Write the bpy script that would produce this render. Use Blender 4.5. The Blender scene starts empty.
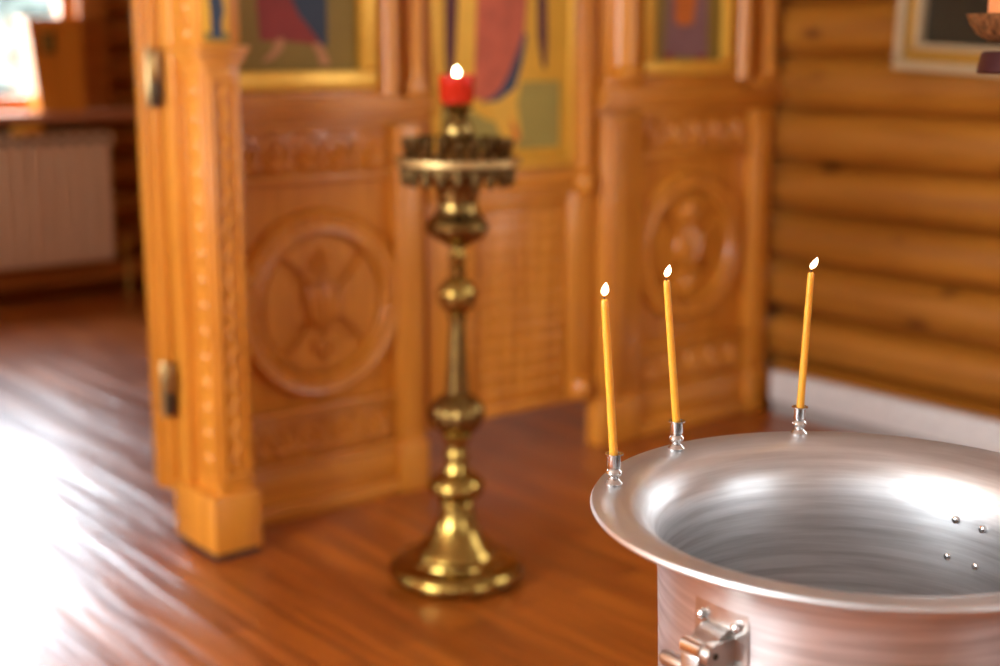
import bpy, bmesh, math, random
from mathutils import Vector, Matrix, noise
random.seed(7)
PI = math.pi
S = bpy.context.scene
COL = S.collection

# ------------------------------------------------------------------ camera
CAM_H, PITCH, YAW = 1.45, 11.58, 38.5
cd = bpy.data.cameras.new('camera'); cam = bpy.data.objects.new('camera', cd); COL.objects.link(cam)
cam.location = (0, 0, CAM_H)
cam.rotation_euler = (math.radians(90 - PITCH), 0, math.radians(-YAW))
cd.sensor_width = 36; cd.lens = 36 * 1.42; cd.clip_start = 0.05; cd.clip_end = 200
cd.dof.use_dof = True; cd.dof.focus_distance = 1.72; cd.dof.aperture_fstop = 2.2
cd.dof.aperture_blades = 0
S.camera = cam

# ------------------------------------------------------------------ world, lights, exposure
W = bpy.data.worlds.new('sky'); S.world = W; W.use_nodes = True
wn = W.node_tree; wn.nodes.clear()
wo = wn.nodes.new('ShaderNodeOutputWorld'); wb = wn.nodes.new('ShaderNodeBackground')
wb.inputs[0].default_value = (0.80, 0.90, 1.0, 1); wb.inputs[1].default_value = 26.0
wn.links.new(wb.outputs[0], wo.inputs[0])

def area(name, loc, rot, sx, sy, power, col=(1, 1, 1), portal=False, spread=180):
    l = bpy.data.lights.new(name, 'AREA'); l.shape = 'RECTANGLE'; l.size = sx; l.size_y = sy
    l.energy = power; l.color = col; l.spread = math.radians(spread)
    if portal: l.cycles.is_portal = True
    o = bpy.data.objects.new(name, l); COL.objects.link(o); o.location = loc
    o.rotation_euler = [math.radians(a) for a in rot]
    return o
# daylight entering by the windows of the left wall, of the wall behind the camera and of the altar, plus an added altar fill
DAY = (0.90, 0.96, 1.0)
area('daylight_left_window', (-2.62, 2.0, 1.72), (0, -90, 0), 1.3, 1.8, 200, DAY)
area('daylight_left_window_near', (-2.62, -1.2, 1.72), (0, -90, 0), 1.3, 1.3, 20, DAY)
area('daylight_rear_window', (2.6, -2.92, 1.72), (90, 0, 0), 1.6, 1.3, 30, DAY)
area('daylight_right_window', (4.34, 1.2, 1.72), (0, 90, 0), 1.3, 1.3, 20, DAY)
area('altar_fill_light', (-2.62, 5.6, 1.72), (0, -90, 0), 1.3, 1.9, 70, DAY)  # added fill to brighten radiator and sill, no known window there
area('altar_window_portal', (2.6, 8.12, 1.70), (-90, 0, 0), 1.36, 1.12, 1, DAY, portal=True)
S.view_settings.view_transform = 'Standard'; S.view_settings.look = 'None'
S.view_settings.gamma = 1.0; S.view_settings.use_curve_mapping = False
S.view_settings.exposure = 0.28
S.cycles.use_denoising = True
S.cycles.max_bounces = 10; S.cycles.diffuse_bounces = 4; S.cycles.glossy_bounces = 8
S.cycles.sample_clamp_indirect = 6.0; S.cycles.caustics_reflective = False; S.cycles.caustics_refractive = False

# ------------------------------------------------------------------ materials
def newmat(name):
    m = bpy.data.materials.new(name); m.use_nodes = True
    nt = m.node_tree; b = nt.nodes['Principled BSDF']
    return m, nt, b
def N(nt, t, **k):
    n = nt.nodes.new(t)
    for a, v in k.items(): setattr(n, a, v)
    return n
def L(nt, a, b): nt.links.new(a, b)
def ramp(nt, fac, stops):
    r = N(nt, 'ShaderNodeValToRGB'); L(nt, fac, r.inputs[0])
    e = r.color_ramp.elements
    while len(e) < len(stops): e.new(0.5)
    for i, (p, c) in enumerate(stops): e[i].position = p; e[i].color = (*c, 1)
    return r.outputs[0]
def plain(name, col, rough=0.5, metal=0.0, coat=0.0, bump=0.0, bscale=60, emit=None, estr=0, var=0.12, **k):
    m, nt, b = newmat(name)
    tc = N(nt, 'ShaderNodeTexCoord'); nz = N(nt, 'ShaderNodeTexNoise'); nz.inputs['Scale'].default_value = bscale
    nz.inputs['Detail'].default_value = 4; L(nt, tc.outputs['Object'], nz.inputs['Vector'])
    c = ramp(nt, nz.outputs['Fac'], [(0.3, [v * (1 - var) for v in col]), (0.7, [min(1, v * (1 + var)) for v in col])])
    L(nt, c, b.inputs['Base Color'])
    b.inputs['Roughness'].default_value = rough; b.inputs['Metallic'].default_value = metal
    b.inputs['Coat Weight'].default_value = coat; b.inputs['Coat Roughness'].default_value = 0.15
    if bump:
        bp = N(nt, 'ShaderNodeBump'); bp.inputs['Strength'].default_value = bump; bp.inputs['Distance'].default_value = 0.002
        L(nt, nz.outputs['Fac'], bp.inputs['Height']); L(nt, bp.outputs[0], b.inputs['Normal'])
    if emit: b.inputs['Emission Color'].default_value = (*emit, 1); b.inputs['Emission Strength'].default_value = estr
    for a, v in k.items(): b.inputs[a.replace('_', ' ')].default_value = v
    return m
def wood(name, dark, light, stretch=(30, 30, 2.2), rough=0.38, coat=0.35, coatr=0.22, knots=0, carve=0, bump=0.15):
    m, nt, b = newmat(name)
    tc = N(nt, 'ShaderNodeTexCoord'); mp = N(nt, 'ShaderNodeMapping'); mp.inputs['Scale'].default_value = stretch
    L(nt, tc.outputs['Object'], mp.inputs[0])
    nz = N(nt, 'ShaderNodeTexNoise'); nz.inputs['Scale'].default_value = 1; nz.inputs['Detail'].default_value = 5
    nz.inputs['Distortion'].default_value = 0.6; L(nt, mp.outputs[0], nz.inputs['Vector'])
    n2 = N(nt, 'ShaderNodeTexNoise'); n2.inputs['Scale'].default_value = 2.2; L(nt, tc.outputs['Object'], n2.inputs['Vector'])
    mx = N(nt, 'ShaderNodeMath', operation='MULTIPLY_ADD'); L(nt, nz.outputs['Fac'], mx.inputs[0]); mx.inputs[1].default_value = 0.7
    m3 = N(nt, 'ShaderNodeMath', operation='MULTIPLY'); L(nt, n2.outputs['Fac'], m3.inputs[0]); m3.inputs[1].default_value = 0.3
    L(nt, m3.outputs[0], mx.inputs[2])
    c = ramp(nt, mx.outputs[0], [(0.36, dark), (0.62, light)])
    if knots:
        v = N(nt, 'ShaderNodeTexVoronoi'); v.inputs['Scale'].default_value = 1.0
        mk = N(nt, 'ShaderNodeMapping'); mk.inputs['Scale'].default_value = (0.1, 2.6, 5.5) if knots == 1 else (2.6, 0.1, 5.5)
        L(nt, tc.outputs['Object'], mk.inputs[0]); L(nt, mk.outputs[0], v.inputs['Vector'])
        k = ramp(nt, v.outputs['Distance'], [(0.07, (0, 0, 0)), (0.19, (1, 1, 1))])
        mm = N(nt, 'ShaderNodeMixRGB'); L(nt, k, mm.inputs[0]); mm.inputs[1].default_value = (dark[0]*.3, dark[1]*.22, dark[2]*.2, 1)
        L(nt, c, mm.inputs[2]); c = mm.outputs[0]
    L(nt, c, b.inputs['Base Color'])
    b.inputs['Roughness'].default_value = rough; b.inputs['Coat Weight'].default_value = coat; b.inputs['Coat Roughness'].default_value = coatr
    bp = N(nt, 'ShaderNodeBump'); bp.inputs['Strength'].default_value = bump; bp.inputs['Distance'].default_value = 0.002
    L(nt, nz.outputs['Fac'], bp.inputs['Height']); nrm = bp.outputs[0]
    if carve:
        vc = N(nt, 'ShaderNodeTexVoronoi'); vc.inputs['Scale'].default_value = carve; L(nt, tc.outputs['Object'], vc.inputs['Vector'])
        b2 = N(nt, 'ShaderNodeBump'); b2.inputs['Strength'].default_value = 0.8; b2.inputs['Distance'].default_value = 0.006
        L(nt, vc.outputs['Distance'], b2.inputs['Height']); L(nt, nrm, b2.inputs['Normal']); nrm = b2.outputs[0]
    L(nt, nrm, b.inputs['Normal'])
    return m
M = {}
M['oak'] = wood('varnished_oak', (0.56, 0.185, 0.014), (0.74, 0.285, 0.030))
M['oakh'] = wood('varnished_oak_lying', (0.56, 0.185, 0.014), (0.74, 0.285, 0.030), stretch=(2.2, 30, 30))
M['carved'] = wood('carved_oak', (0.50, 0.155, 0.012), (0.66, 0.24, 0.022), carve=55)
M['trim'] = wood('window_wood', (0.36, 0.12, 0.02), (0.50, 0.19, 0.04), stretch=(2.2, 30, 30))
M['log'] = wood('pine_log', (0.31, 0.104, 0.008), (0.47, 0.178, 0.018), stretch=(14, 1.1, 14), rough=0.42, coat=0.25, coatr=0.3, knots=1)
M['logx'] = wood('pine_log_cross', (0.26, 0.085, 0.009), (0.42, 0.155, 0.02), stretch=(1.1, 14, 14), rough=0.42, coat=0.25, coatr=0.3, knots=2)
M['pale'] = wood('pale_log', (0.50, 0.38, 0.26), (0.66, 0.54, 0.42), stretch=(14, 14, 14))
M['ceil'] = plain('whitewashed_ceiling', (0.66, 0.60, 0.52), 0.7)
M['white'] = plain('white_paint', (0.80, 0.79, 0.77), 0.45)
M['grey'] = plain('duct_foot_grey', (0.42, 0.40, 0.38), 0.5)  # darker than the white duct face above it
M['radiator'] = plain('radiator_enamel', (0.80, 0.56, 0.36), 0.6)
M['dark'] = plain('painted_gap_shade', (0.03, 0.015, 0.01), 0.7)  # near-black colour that paints the shade in gaps
M['sill'] = plain('sill_paint', (0.55, 0.24, 0.12), 0.7)
M['gold'] = plain('gilt', (0.95, 0.53, 0.07), 0.34, metal=0.35, bump=0.1, bscale=30, var=0.06)
M['goldpaint'] = plain('gold_ground', (0.80, 0.43, 0.04), 0.5, metal=0.2, bscale=8, var=0.06)
M['olive'] = plain('olive_ground', (0.30, 0.20, 0.035), 0.62, bscale=6)
M['olive2'] = plain('green_ground', (0.36, 0.27, 0.05), 0.62, bscale=6)
M['red'] = plain('red_robe', (0.30, 0.03, 0.02), 0.62, bscale=14)
M['rose'] = plain('rose_robe', (0.55, 0.11, 0.05), 0.62, bscale=14, var=0.2)
M['blue'] = plain('blue_robe', (0.03, 0.05, 0.085), 0.62, bscale=14)
M['maroon'] = plain('maroon_wing', (0.10, 0.02, 0.02), 0.62, bscale=14)
M['mauve'] = plain('mauve_robe', (0.26, 0.13, 0.13), 0.62, bscale=14)
M['skin'] = plain('painted_skin', (0.60, 0.28, 0.11), 0.62, bscale=14)
M['orange'] = plain('orange_cloak', (0.62, 0.16, 0.02), 0.62, bscale=14)
M['black'] = plain('dark_picture', (0.020, 0.016, 0.008), 0.3, bscale=5, var=0.3)
M['cream'] = plain('cream_gesso', (0.50, 0.36, 0.20), 0.4, bump=0.6, bscale=120)
M['ochre'] = plain('ochre_gilt', (0.55, 0.30, 0.05), 0.35, metal=0.4)
M['brass'] = plain('polished_brass', (0.38, 0.245, 0.06), 0.20, metal=1.0, bump=0.25, bscale=45, var=0.25)
M['brass_old'] = plain('aged_brass', (0.26, 0.165, 0.05), 0.24, metal=1.0, bump=0.9, bscale=70, var=0.4)
M['brass_dark'] = plain('dark_brass', (0.14, 0.085, 0.03), 0.35, metal=1.0, bump=0.9, bscale=70, var=0.4)  # darker brass for the candle cups and fringe
M['brass_tray'] = plain('bright_brass_tray', (0.62, 0.43, 0.18), 0.45, metal=1.0)
M['hinge'] = plain('hinge_brass', (0.50, 0.34, 0.15), 0.3, metal=1.0)
M['hinge_dark'] = plain('hinge_iron', (0.07, 0.05, 0.03), 0.4, metal=0.8)
M['wax'] = plain('yellow_wax', (0.96, 0.405, 0.035), 0.42, Subsurface_Weight=0.6, Subsurface_Scale=0.012, Subsurface_Radius=(1.0, 0.75, 0.3), var=0.05,
                 emit=None)
M['wick'] = plain('wick', (0.03, 0.02, 0.02), 0.8)
M['orange_wax'] = plain('orange_wax', (0.80, 0.28, 0.10), 0.4, Subsurface_Weight=0.3, Subsurface_Scale=0.02)
M['speckle'] = plain('wax_spattered_copper', (0.20, 0.085, 0.03), 0.45, metal=0.4, bump=1.0, bscale=90, var=0.7)
M['burgundy'] = plain('burgundy_enamel', (0.035, 0.004, 0.006), 0.45)
M['bark'] = plain('bark', (0.10, 0.09, 0.08), 0.8)
M['frost_grass'] = plain('frosted_grass', (0.09, 0.11, 0.10), 0.8)  # dark grassy ground with frost, kept dark so it does not blow out

def flame_mat(name, c0, c1, s):
    m, nt, b = newmat(name); nt.nodes.remove(b)
    e = N(nt, 'ShaderNodeEmission'); tc = N(nt, 'ShaderNodeTexCoord'); sp = N(nt, 'ShaderNodeSeparateXYZ')
    L(nt, tc.outputs['Generated'], sp.inputs[0])
    c = ramp(nt, sp.outputs['Z'], [(0.0, c0), (0.3, c1)]); L(nt, c, e.inputs[0]); e.inputs[1].default_value = s
    L(nt, e.outputs[0], nt.nodes['Material Output'].inputs[0]); return m
M['flame'] = flame_mat('candle_flame', (1.0, 0.30, 0.06), (1.0, 0.80, 0.48), 9.0)
M['flame_far'] = flame_mat('lamp_flame', (1.0, 0.6, 0.25), (1.0, 0.85, 0.5), 55.0)

def glass(name, col, rough=0.05, trans=1.0):
    m, nt, b = newmat(name); b.inputs['Base Color'].default_value = (*col, 1)
    b.inputs['Transmission Weight'].default_value = trans; b.inputs['Roughness'].default_value = rough; b.inputs['IOR'].default_value = 1.3
    return m
M['redglass'] = plain('red_lamp_glass', (0.92, 0.04, 0.012), 0.15, Transmission_Weight=0.45, IOR=1.2, coat=0.5)
def pane_mat():
    m, nt, b = newmat('window_glass'); nt.nodes.remove(b)
    t = N(nt, 'ShaderNodeBsdfTransparent'); g = N(nt, 'ShaderNodeBsdfGlossy'); g.inputs['Roughness'].default_value = 0.02
    mx = N(nt, 'ShaderNodeMixShader'); mx.inputs[0].default_value = 0.05
    L(nt, t.outputs[0], mx.inputs[1]); L(nt, g.outputs[0], mx.inputs[2]); L(nt, mx.outputs[0], nt.nodes['Material Output'].inputs[0])
    return m
M['pane'] = pane_mat()
M['sky_block'] = plain('sky_blocking_pane', (0.8, 0.8, 0.78), 0.8)  # opaque panes added to keep sky light out of the unseen windows

def floor_mat():
    m, nt, b = newmat('laminate_planks')
    tc = N(nt, 'ShaderNodeTexCoord'); mp = N(nt, 'ShaderNodeMapping'); mp.inputs['Rotation'].default_value = (0, 0, PI / 2)
    L(nt, tc.outputs['Object'], mp.inputs[0])
    br = N(nt, 'ShaderNodeTexBrick'); br.inputs['Scale'].default_value = 1; br.inputs['Brick Width'].default_value = 0.9
    br.inputs['Row Height'].default_value = 0.095; br.inputs['Mortar Size'].default_value = 0.0012; br.inputs['Mortar Smooth'].default_value = 0.2
    br.offset = 0.37
    br.inputs['Color1'].default_value = (0, 0, 0, 1); br.inputs['Color2'].default_value = (1, 1, 1, 1); br.inputs['Mortar'].default_value = (0.4, 0.4, 0.4, 1)
    L(nt, mp.outputs[0], br.inputs['Vector'])
    ms = N(nt, 'ShaderNodeMapping'); ms.inputs['Scale'].default_value = (26, 1.6, 1); L(nt, tc.outputs['Object'], ms.inputs[0])
    nz = N(nt, 'ShaderNodeTexNoise'); nz.inputs['Scale'].default_value = 1; nz.inputs['Detail'].default_value = 5; L(nt, ms.outputs[0], nz.inputs['Vector'])
    base = ramp(nt, br.outputs['Color'], [(0.0, (0.30, 0.066, 0.004)), (0.5, (0.39, 0.094, 0.007)), (1.0, (0.49, 0.132, 0.011))])
    gr = ramp(nt, nz.outputs['Fac'], [(0.35, (0.62, 0.55, 0.5)), (0.65, (1.1, 1.1, 1.1))])
    mm = N(nt, 'ShaderNodeMixRGB', blend_type='MULTIPLY'); mm.inputs[0].default_value = 1; L(nt, base, mm.inputs[1]); L(nt, gr, mm.inputs[2])
    m2 = N(nt, 'ShaderNodeMixRGB'); L(nt, br.outputs['Fac'], m2.inputs[0]); L(nt, mm.outputs[0], m2.inputs[1]); m2.inputs[2].default_value = (0.06, 0.015, 0.004, 1)
    L(nt, m2.outputs[0], b.inputs['Base Color'])
    rr = ramp(nt, nz.outputs['Fac'], [(0.3, (0.28,) * 3), (0.7, (0.46,) * 3)]); L(nt, rr, b.inputs['Roughness'])
    b.inputs['IOR'].default_value = 1.55
    b.inputs['Coat Weight'].default_value = 0.6; b.inputs['Coat Roughness'].default_value = 0.26
    ms2 = N(nt, 'ShaderNodeMapping'); ms2.inputs['Scale'].default_value = (9, 0.35, 1); L(nt, tc.outputs['Object'], ms2.inputs[0])
    n3 = N(nt, 'ShaderNodeTexNoise'); n3.inputs['Scale'].default_value = 1; n3.inputs['Detail'].default_value = 3; L(nt, ms2.outputs[0], n3.inputs['Vector'])
    ad = N(nt, 'ShaderNodeMath', operation='MULTIPLY_ADD'); L(nt, n3.outputs['Fac'], ad.inputs[0]); ad.inputs[1].default_value = 2.5; L(nt, nz.outputs['Fac'], ad.inputs[2])
    bp = N(nt, 'ShaderNodeBump'); bp.inputs['Strength'].default_value = 0.6; bp.inputs['Distance'].default_value = 0.008
    L(nt, ad.outputs[0], bp.inputs['Height']); L(nt, bp.outputs[0], b.inputs['Normal']); L(nt, bp.outputs[0], b.inputs['Coat Normal'])
    return m
M['floor'] = floor_mat()

def spun_metal():
    m, nt, b = newmat('spun_aluminium')
    tc = N(nt, 'ShaderNodeTexCoord'); sp = N(nt, 'ShaderNodeSeparateXYZ'); L(nt, tc.outputs['Object'], sp.inputs[0])
    at = N(nt, 'ShaderNodeMath', operation='ARCTAN2'); L(nt, sp.outputs['Y'], at.inputs[0]); L(nt, sp.outputs['X'], at.inputs[1])
    cb = N(nt, 'ShaderNodeCombineXYZ')
    ml = N(nt, 'ShaderNodeMath', operation='MULTIPLY'); L(nt, at.outputs[0], ml.inputs[0]); ml.inputs[1].default_value = 1.3
    mz = N(nt, 'ShaderNodeMath', operation='MULTIPLY'); L(nt, sp.outputs['Z'], mz.inputs[0]); mz.inputs[1].default_value = 95
    L(nt, ml.outputs[0], cb.inputs[0]); L(nt, mz.outputs[0], cb.inputs[1])
    nz = N(nt, 'ShaderNodeTexNoise'); nz.inputs['Scale'].default_value = 1; nz.inputs['Detail'].default_value = 5; L(nt, cb.outputs[0], nz.inputs['Vector'])
    n2 = N(nt, 'ShaderNodeTexNoise'); n2.inputs['Scale'].default_value = 14; n2.inputs['Detail'].default_value = 6; L(nt, tc.outputs['Object'], n2.inputs['Vector'])
    c = ramp(nt, nz.outputs['Fac'], [(0.30, (0.58, 0.59, 0.60)), (0.62, (0.82, 0.84, 0.86))]); L(nt, c, b.inputs['Base Color'])
    b.inputs['Metallic'].default_value = 1
    rr = ramp(nt, n2.outputs['Fac'], [(0.3, (0.38,) * 3), (0.7, (0.44,) * 3)]); L(nt, rr, b.inputs['Roughness'])
    bp = N(nt, 'ShaderNodeBump'); bp.inputs['Strength'].default_value = 0.22; bp.inputs['Distance'].default_value = 0.0012
    L(nt, nz.outputs['Fac'], bp.inputs['Height'])
    b2 = N(nt, 'ShaderNodeBump'); b2.inputs['Strength'].default_value = 0.02; b2.inputs['Distance'].default_value = 0.002
    L(nt, n2.outputs['Fac'], b2.inputs['Height']); L(nt, bp.outputs[0], b2.inputs['Normal']); L(nt, b2.outputs[0], b.inputs['Normal'])
    return m
M['spun'] = spun_metal()
M['steel'] = plain('polished_steel', (0.74, 0.74, 0.74), 0.14, metal=1.0, var=0.03)
M['castal'] = plain('cast_aluminium', (0.56, 0.55, 0.53), 0.30, metal=1.0, bump=0.3, bscale=50)

def foliage_mat():
    m, nt, b = newmat('frosted_foliage')
    tc = N(nt, 'ShaderNodeTexCoord'); nz = N(nt, 'ShaderNodeTexNoise'); nz.inputs['Scale'].default_value = 5; nz.inputs['Detail'].default_value = 6
    L(nt, tc.outputs['Object'], nz.inputs['Vector'])
    c = ramp(nt, nz.outputs['Fac'], [(0.35, (0.022, 0.028, 0.022)), (0.62, (0.12, 0.135, 0.115))]); L(nt, c, b.inputs['Base Color'])
    b.inputs['Roughness'].default_value = 0.8; return m
M['foliage'] = foliage_mat()

# ------------------------------------------------------------------ mesh builder
class MB:
    def __init__(s): s.bm = bmesh.new(); s.mi = 0; s.mats = []
    def use(s, m):
        if m not in s.mats: s.mats.append(m)
        s.mi = s.mats.index(m); return s
    def _merge(s, b, smooth=True):
        for f in b.faces: f.material_index = s.mi; f.smooth = smooth
        me = bpy.data.meshes.new('tmp'); b.to_mesh(me); b.free(); s.bm.from_mesh(me); bpy.data.meshes.remove(me)
    def box(s, x0, x1, y0, y1, z0, z1, bev=0.003, rot=None):
        b = bmesh.new(); bmesh.ops.create_cube(b, size=1)
        c = Vector(((x0 + x1) / 2, (y0 + y1) / 2, (z0 + z1) / 2))
        bmesh.ops.scale(b, vec=(abs(x1 - x0), abs(y1 - y0), abs(z1 - z0)), verts=b.verts)
        if bev > 0:
            bev = min(bev, 0.45 * min(abs(x1 - x0), abs(y1 - y0), abs(z1 - z0)))
            bmesh.ops.bevel(b, geom=b.edges[:], offset=bev, segments=2, affect='EDGES', profile=0.5)
        if rot is not None: bmesh.ops.transform(b, matrix=rot.to_4x4(), verts=b.verts)
        bmesh.ops.translate(b, vec=c, verts=b.verts); s._merge(b); return s
    def lathe(s, prof, c=(0, 0, 0), axis='Z', seg=32, mod=None, closed=False):
        """prof = [(r, h), ...]; axis Z turns about the vertical, Y about the depth (h towards -Y), X about x"""
        b = bmesh.new(); rings = []
        for r, h in prof:
            ring = []
            for i in range(seg):
                a = 2 * PI * i / seg; rr = max(r, 1e-5) * (mod(a, h) if mod else 1)
                if axis == 'Z': p = (rr * math.cos(a), rr * math.sin(a), h)
                elif axis == 'Y': p = (rr * math.cos(a), -h, rr * math.sin(a))
                else: p = (h, rr * math.cos(a), rr * math.sin(a))
                ring.append(b.verts.new(Vector(p) + Vector(c)))
            rings.append(ring)
        n = len(rings)
        for k in range(n if closed else n - 1):
            A, B = rings[k], rings[(k + 1) % n]
            for i in range(seg):
                j = (i + 1) % seg; b.faces.new((A[i], A[j], B[j], B[i]))
        if not closed:
            for ring in (rings[0], rings[-1]): b.faces.new(ring)
        bmesh.ops.remove_doubles(b, verts=b.verts, dist=2e-5)
        bmesh.ops.recalc_face_normals(b, faces=b.faces); s._merge(b); return s
    def ell(s, c, r, seg=14, rot=None):
        b = bmesh.new(); bmesh.ops.create_uvsphere(b, u_segments=seg, v_segments=max(6, seg * 2 // 3), radius=1)
        bmesh.ops.scale(b, vec=r, verts=b.verts)
        if rot is not None: bmesh.ops.transform(b, matrix=rot.to_4x4(), verts=b.verts)
        bmesh.ops.translate(b, vec=c, verts=b.verts); s._merge(b); return s
    def tube(s, pts, r, seg=12):
        b = bmesh.new(); rings = []; n = len(pts); pts = [Vector(p) for p in pts]
        rs = r if isinstance(r, (list, tuple)) else [r] * n
        for k, p in enumerate(pts):
            d = (pts[min(k + 1, n - 1)] - pts[max(k - 1, 0)]).normalized()
            u = d.orthogonal().normalized() if k == 0 else (u - d * u.dot(d)).normalized()
            v = d.cross(u)
            rings.append([b.verts.new(p + (u * math.cos(2 * PI * i / seg) + v * math.sin(2 * PI * i / seg)) * rs[k]) for i in range(seg)])
        for A, B in zip(rings, rings[1:]):
            for i in range(seg): j = (i + 1) % seg; b.faces.new((A[i], A[j], B[j], B[i]))
        b.faces.new(rings[0]); b.faces.new(rings[-1]); bmesh.ops.recalc_face_normals(b, faces=b.faces)
        s._merge(b); return s
    def prism(s, pts, d0, d1, plane='xz', smooth=False):
        """polygon extruded along the third axis from d0 to d1"""
        b = bmesh.new()
        def P(p, d): return {'xz': (p[0], d, p[1]), 'xy': (p[0], p[1], d), 'yz': (d, p[0], p[1])}[plane]
        A = [b.verts.new(P(p, d0)) for p in pts]; B = [b.verts.new(P(p, d1)) for p in pts]
        b.faces.new(A); b.faces.new(B)
        for i in range(len(pts)): j = (i + 1) % len(pts); b.faces.new((A[i], A[j], B[j], B[i]))
        bmesh.ops.recalc_face_normals(b, faces=b.faces); s._merge(b, smooth); return s
    def build(s, name, mat=None, parent=None, origin=None, rot=None):
        if not s.mats: s.mats = [mat]
        me = bpy.data.meshes.new(name); s.bm.to_mesh(me); s.bm.free()
        for m in s.mats: me.materials.append(M[m])
        me.set_sharp_from_angle(angle=math.radians(35))
        o = bpy.data.objects.new(name, me); COL.objects.link(o)
        if parent is not None:
            org = ORG[parent.name]; me.transform(Matrix.Translation(-org)); o.parent = parent; ORG[o.name] = org
        else:
            org = Vector(origin or (0, 0, 0)); me.transform(Matrix.Translation(-org)); o.location = org; ORG[o.name] = org
        return o
ORG = {}
def thing(name, loc, label, cat, group=None):
    o = bpy.data.objects.new(name, None); COL.objects.link(o); o.location = loc; o.empty_display_size = 0.1
    ORG[o.name] = Vector(loc); return tag(o, label, cat, group)
LAMP_Z = 1.278
def tag(o, label, cat, group=None):
    o['label'] = label; o['category'] = cat
    if group: o['group'] = group
    return o
def struct(o): o['kind'] = 'structure'; return o

# ------------------------------------------------------------------ the room
XR, YB, XL, YF, ZC = 4.32, 7.95, -2.6, -2.9, 2.75
struct(MB().box(XL - .3, XR + .3, YF - .3, YB + .3, -0.12, 0, 0).build('floor', 'floor'))
struct(MB().box(XL - .3, XR + .3, YF - .3, YB + .3, ZC, ZC + .1, 0).build('ceiling', 'ceil'))
SEAMS = [-0.002, 0.198, 0.395, 0.60, 0.796, 0.99, 1.192, 1.397, 1.60, 1.80, 2.0, 2.2, 2.4, 2.6, 2.8]
def log_profile(za, zb, n=9, bulge=0.07):
    """points (offset into the wall, z) of one log's face; 0 at its fullest"""
    out = []
    for i in range(n):
        t = i / (n - 1); u = 2 * t - 1
        out.append((bulge * (abs(u) ** 2.9), za + (zb - za) * t))
    return out
def log_wall(name, axis, face, a0, a1, mat, sign, holes=(), thick=0.2):
    """axis 'x': the wall lies along x at y = face; sign = direction into the wall"""
    mb = MB(); mb.use(mat)
    for za, zb in zip(SEAMS, SEAMS[1:]):
        segs = [(a0, a1)]
        for h0, h1, hz0, hz1 in holes:
            if za + 0.05 < hz1 and zb - 0.05 > hz0:
                ns = []
                for s0, s1 in segs:
                    if h0 > s0: ns.append((s0, min(h0, s1)))
                    if h1 < s1: ns.append((max(h1, s0), s1))
                segs = [q for q in ns if q[1] - q[0] > 1e-3]
        pr = log_profile(za, zb)
        poly = [(face + sign * d, z) for d, z in pr] + [(face + sign * thick, zb), (face + sign * thick, za)]
        for s0, s1 in segs:
            if axis == 'x': mb.prism(poly, s0, s1, 'yz', True)
            else: mb.prism(poly, s0, s1, 'xz', True)
    return struct(mb.build(name))
log_wall('wall_right', 'y', XR, YF, YB + .2, 'log', 1, [(.5, 1.9, 1.05, 2.4)])
WIN = (1.95, 3.25, 1.13, 2.25)
log_wall('wall_back', 'x', YB, XL, XR + .2, 'logx', 1, [WIN])
log_wall('wall_left', 'y', XL, YF, YB + .2, 'pale', -1, [(1.05, 2.95, 1.05, 2.4), (-1.9, -0.5, 1.05, 2.4), (4.6, 6.6, 1.05, 2.4)])
log_wall('wall_front', 'x', YF, XL, XR + .2, 'pale', -1, [(1.8, 3.4, 1.05, 2.4)])

# altar window: casing, frame, pane, sill
def window(name, axis, face, s, a0, a1, z0, z1, sash, glazing='sky_block'):
    fr = MB(); w = 0.07
    def bx(m, p0, p1, q0, q1, zz0, zz1, b=.004):
        if axis == 'x': m.box(p0, p1, face + s * q0, face + s * q1, zz0, zz1, b)
        else: m.box(face + s * q0, face + s * q1, p0, p1, zz0, zz1, b)
    root = fr
    bx(fr, a0 - .02, a0 + w, .05, .15, z0, z1); bx(fr, a1 - w, a1 + .02, .05, .15, z0, z1)
    bx(fr, a0 + w, a1 - w, .05, .15, z0 - .02, z0 + w); bx(fr, a0 + w, a1 - w, .05, .15, z1 - w, z1)
    for q in sash: bx(fr, q - .025, q + .025, .06, .14, z0 + w, z1 - w)
    o = struct(fr.build(name, 'trim'))
    fb = MB(); bx(fb, a0 + .001, a1 - .001, .02, .19, .992, z0 - .021, .002); fb.build('sill_block', 'trim', o)
    pn = MB(); bx(pn, a0 + w - .005, a1 - w + .005, .098, .104, z0 + w - .005, z1 - w + .005, 0); pn.build('pane', glazing, o)
    cs = MB(); bx(cs, a0 - .16, a0 - .005, -.035, .05, z0 - .06, z1 + .14); bx(cs, a1 + .005, a1 + .17, -.035, .05, z0 - .06, z1 + .14)
    bx(cs, a0 - .005, a1 + .005, -.035, .05, z1 + .005, z1 + .14); cs.build('window_casing', 'trim', o)
    return o
window('window_1', 'x', YB, 1, WIN[0], WIN[1], WIN[2] - .05, WIN[3], [2.45], 'pane')
struct(MB().box(1.70, 3.56, 7.72, 8.05, 1.015, 1.068, .008).build('window_sill', 'sill'))
window('window_2', 'y', XL, -1, 1.05, 2.95, 1.05, 2.4, [2.0])
window('window_3', 'y', XL, -1, -1.9, -0.5, 1.05, 2.4, [-1.2])
window('window_5', 'y', XR, 1, .5, 1.9, 1.05, 2.4, [1.2])
window('fill_window', 'y', XL, -1, 4.6, 6.6, 1.05, 2.4, [5.6])  # unseen window added to go with the altar fill light
window('window_4', 'x', YF, -1, 1.8, 3.4, 1.05, 2.4, [2.6])

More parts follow.
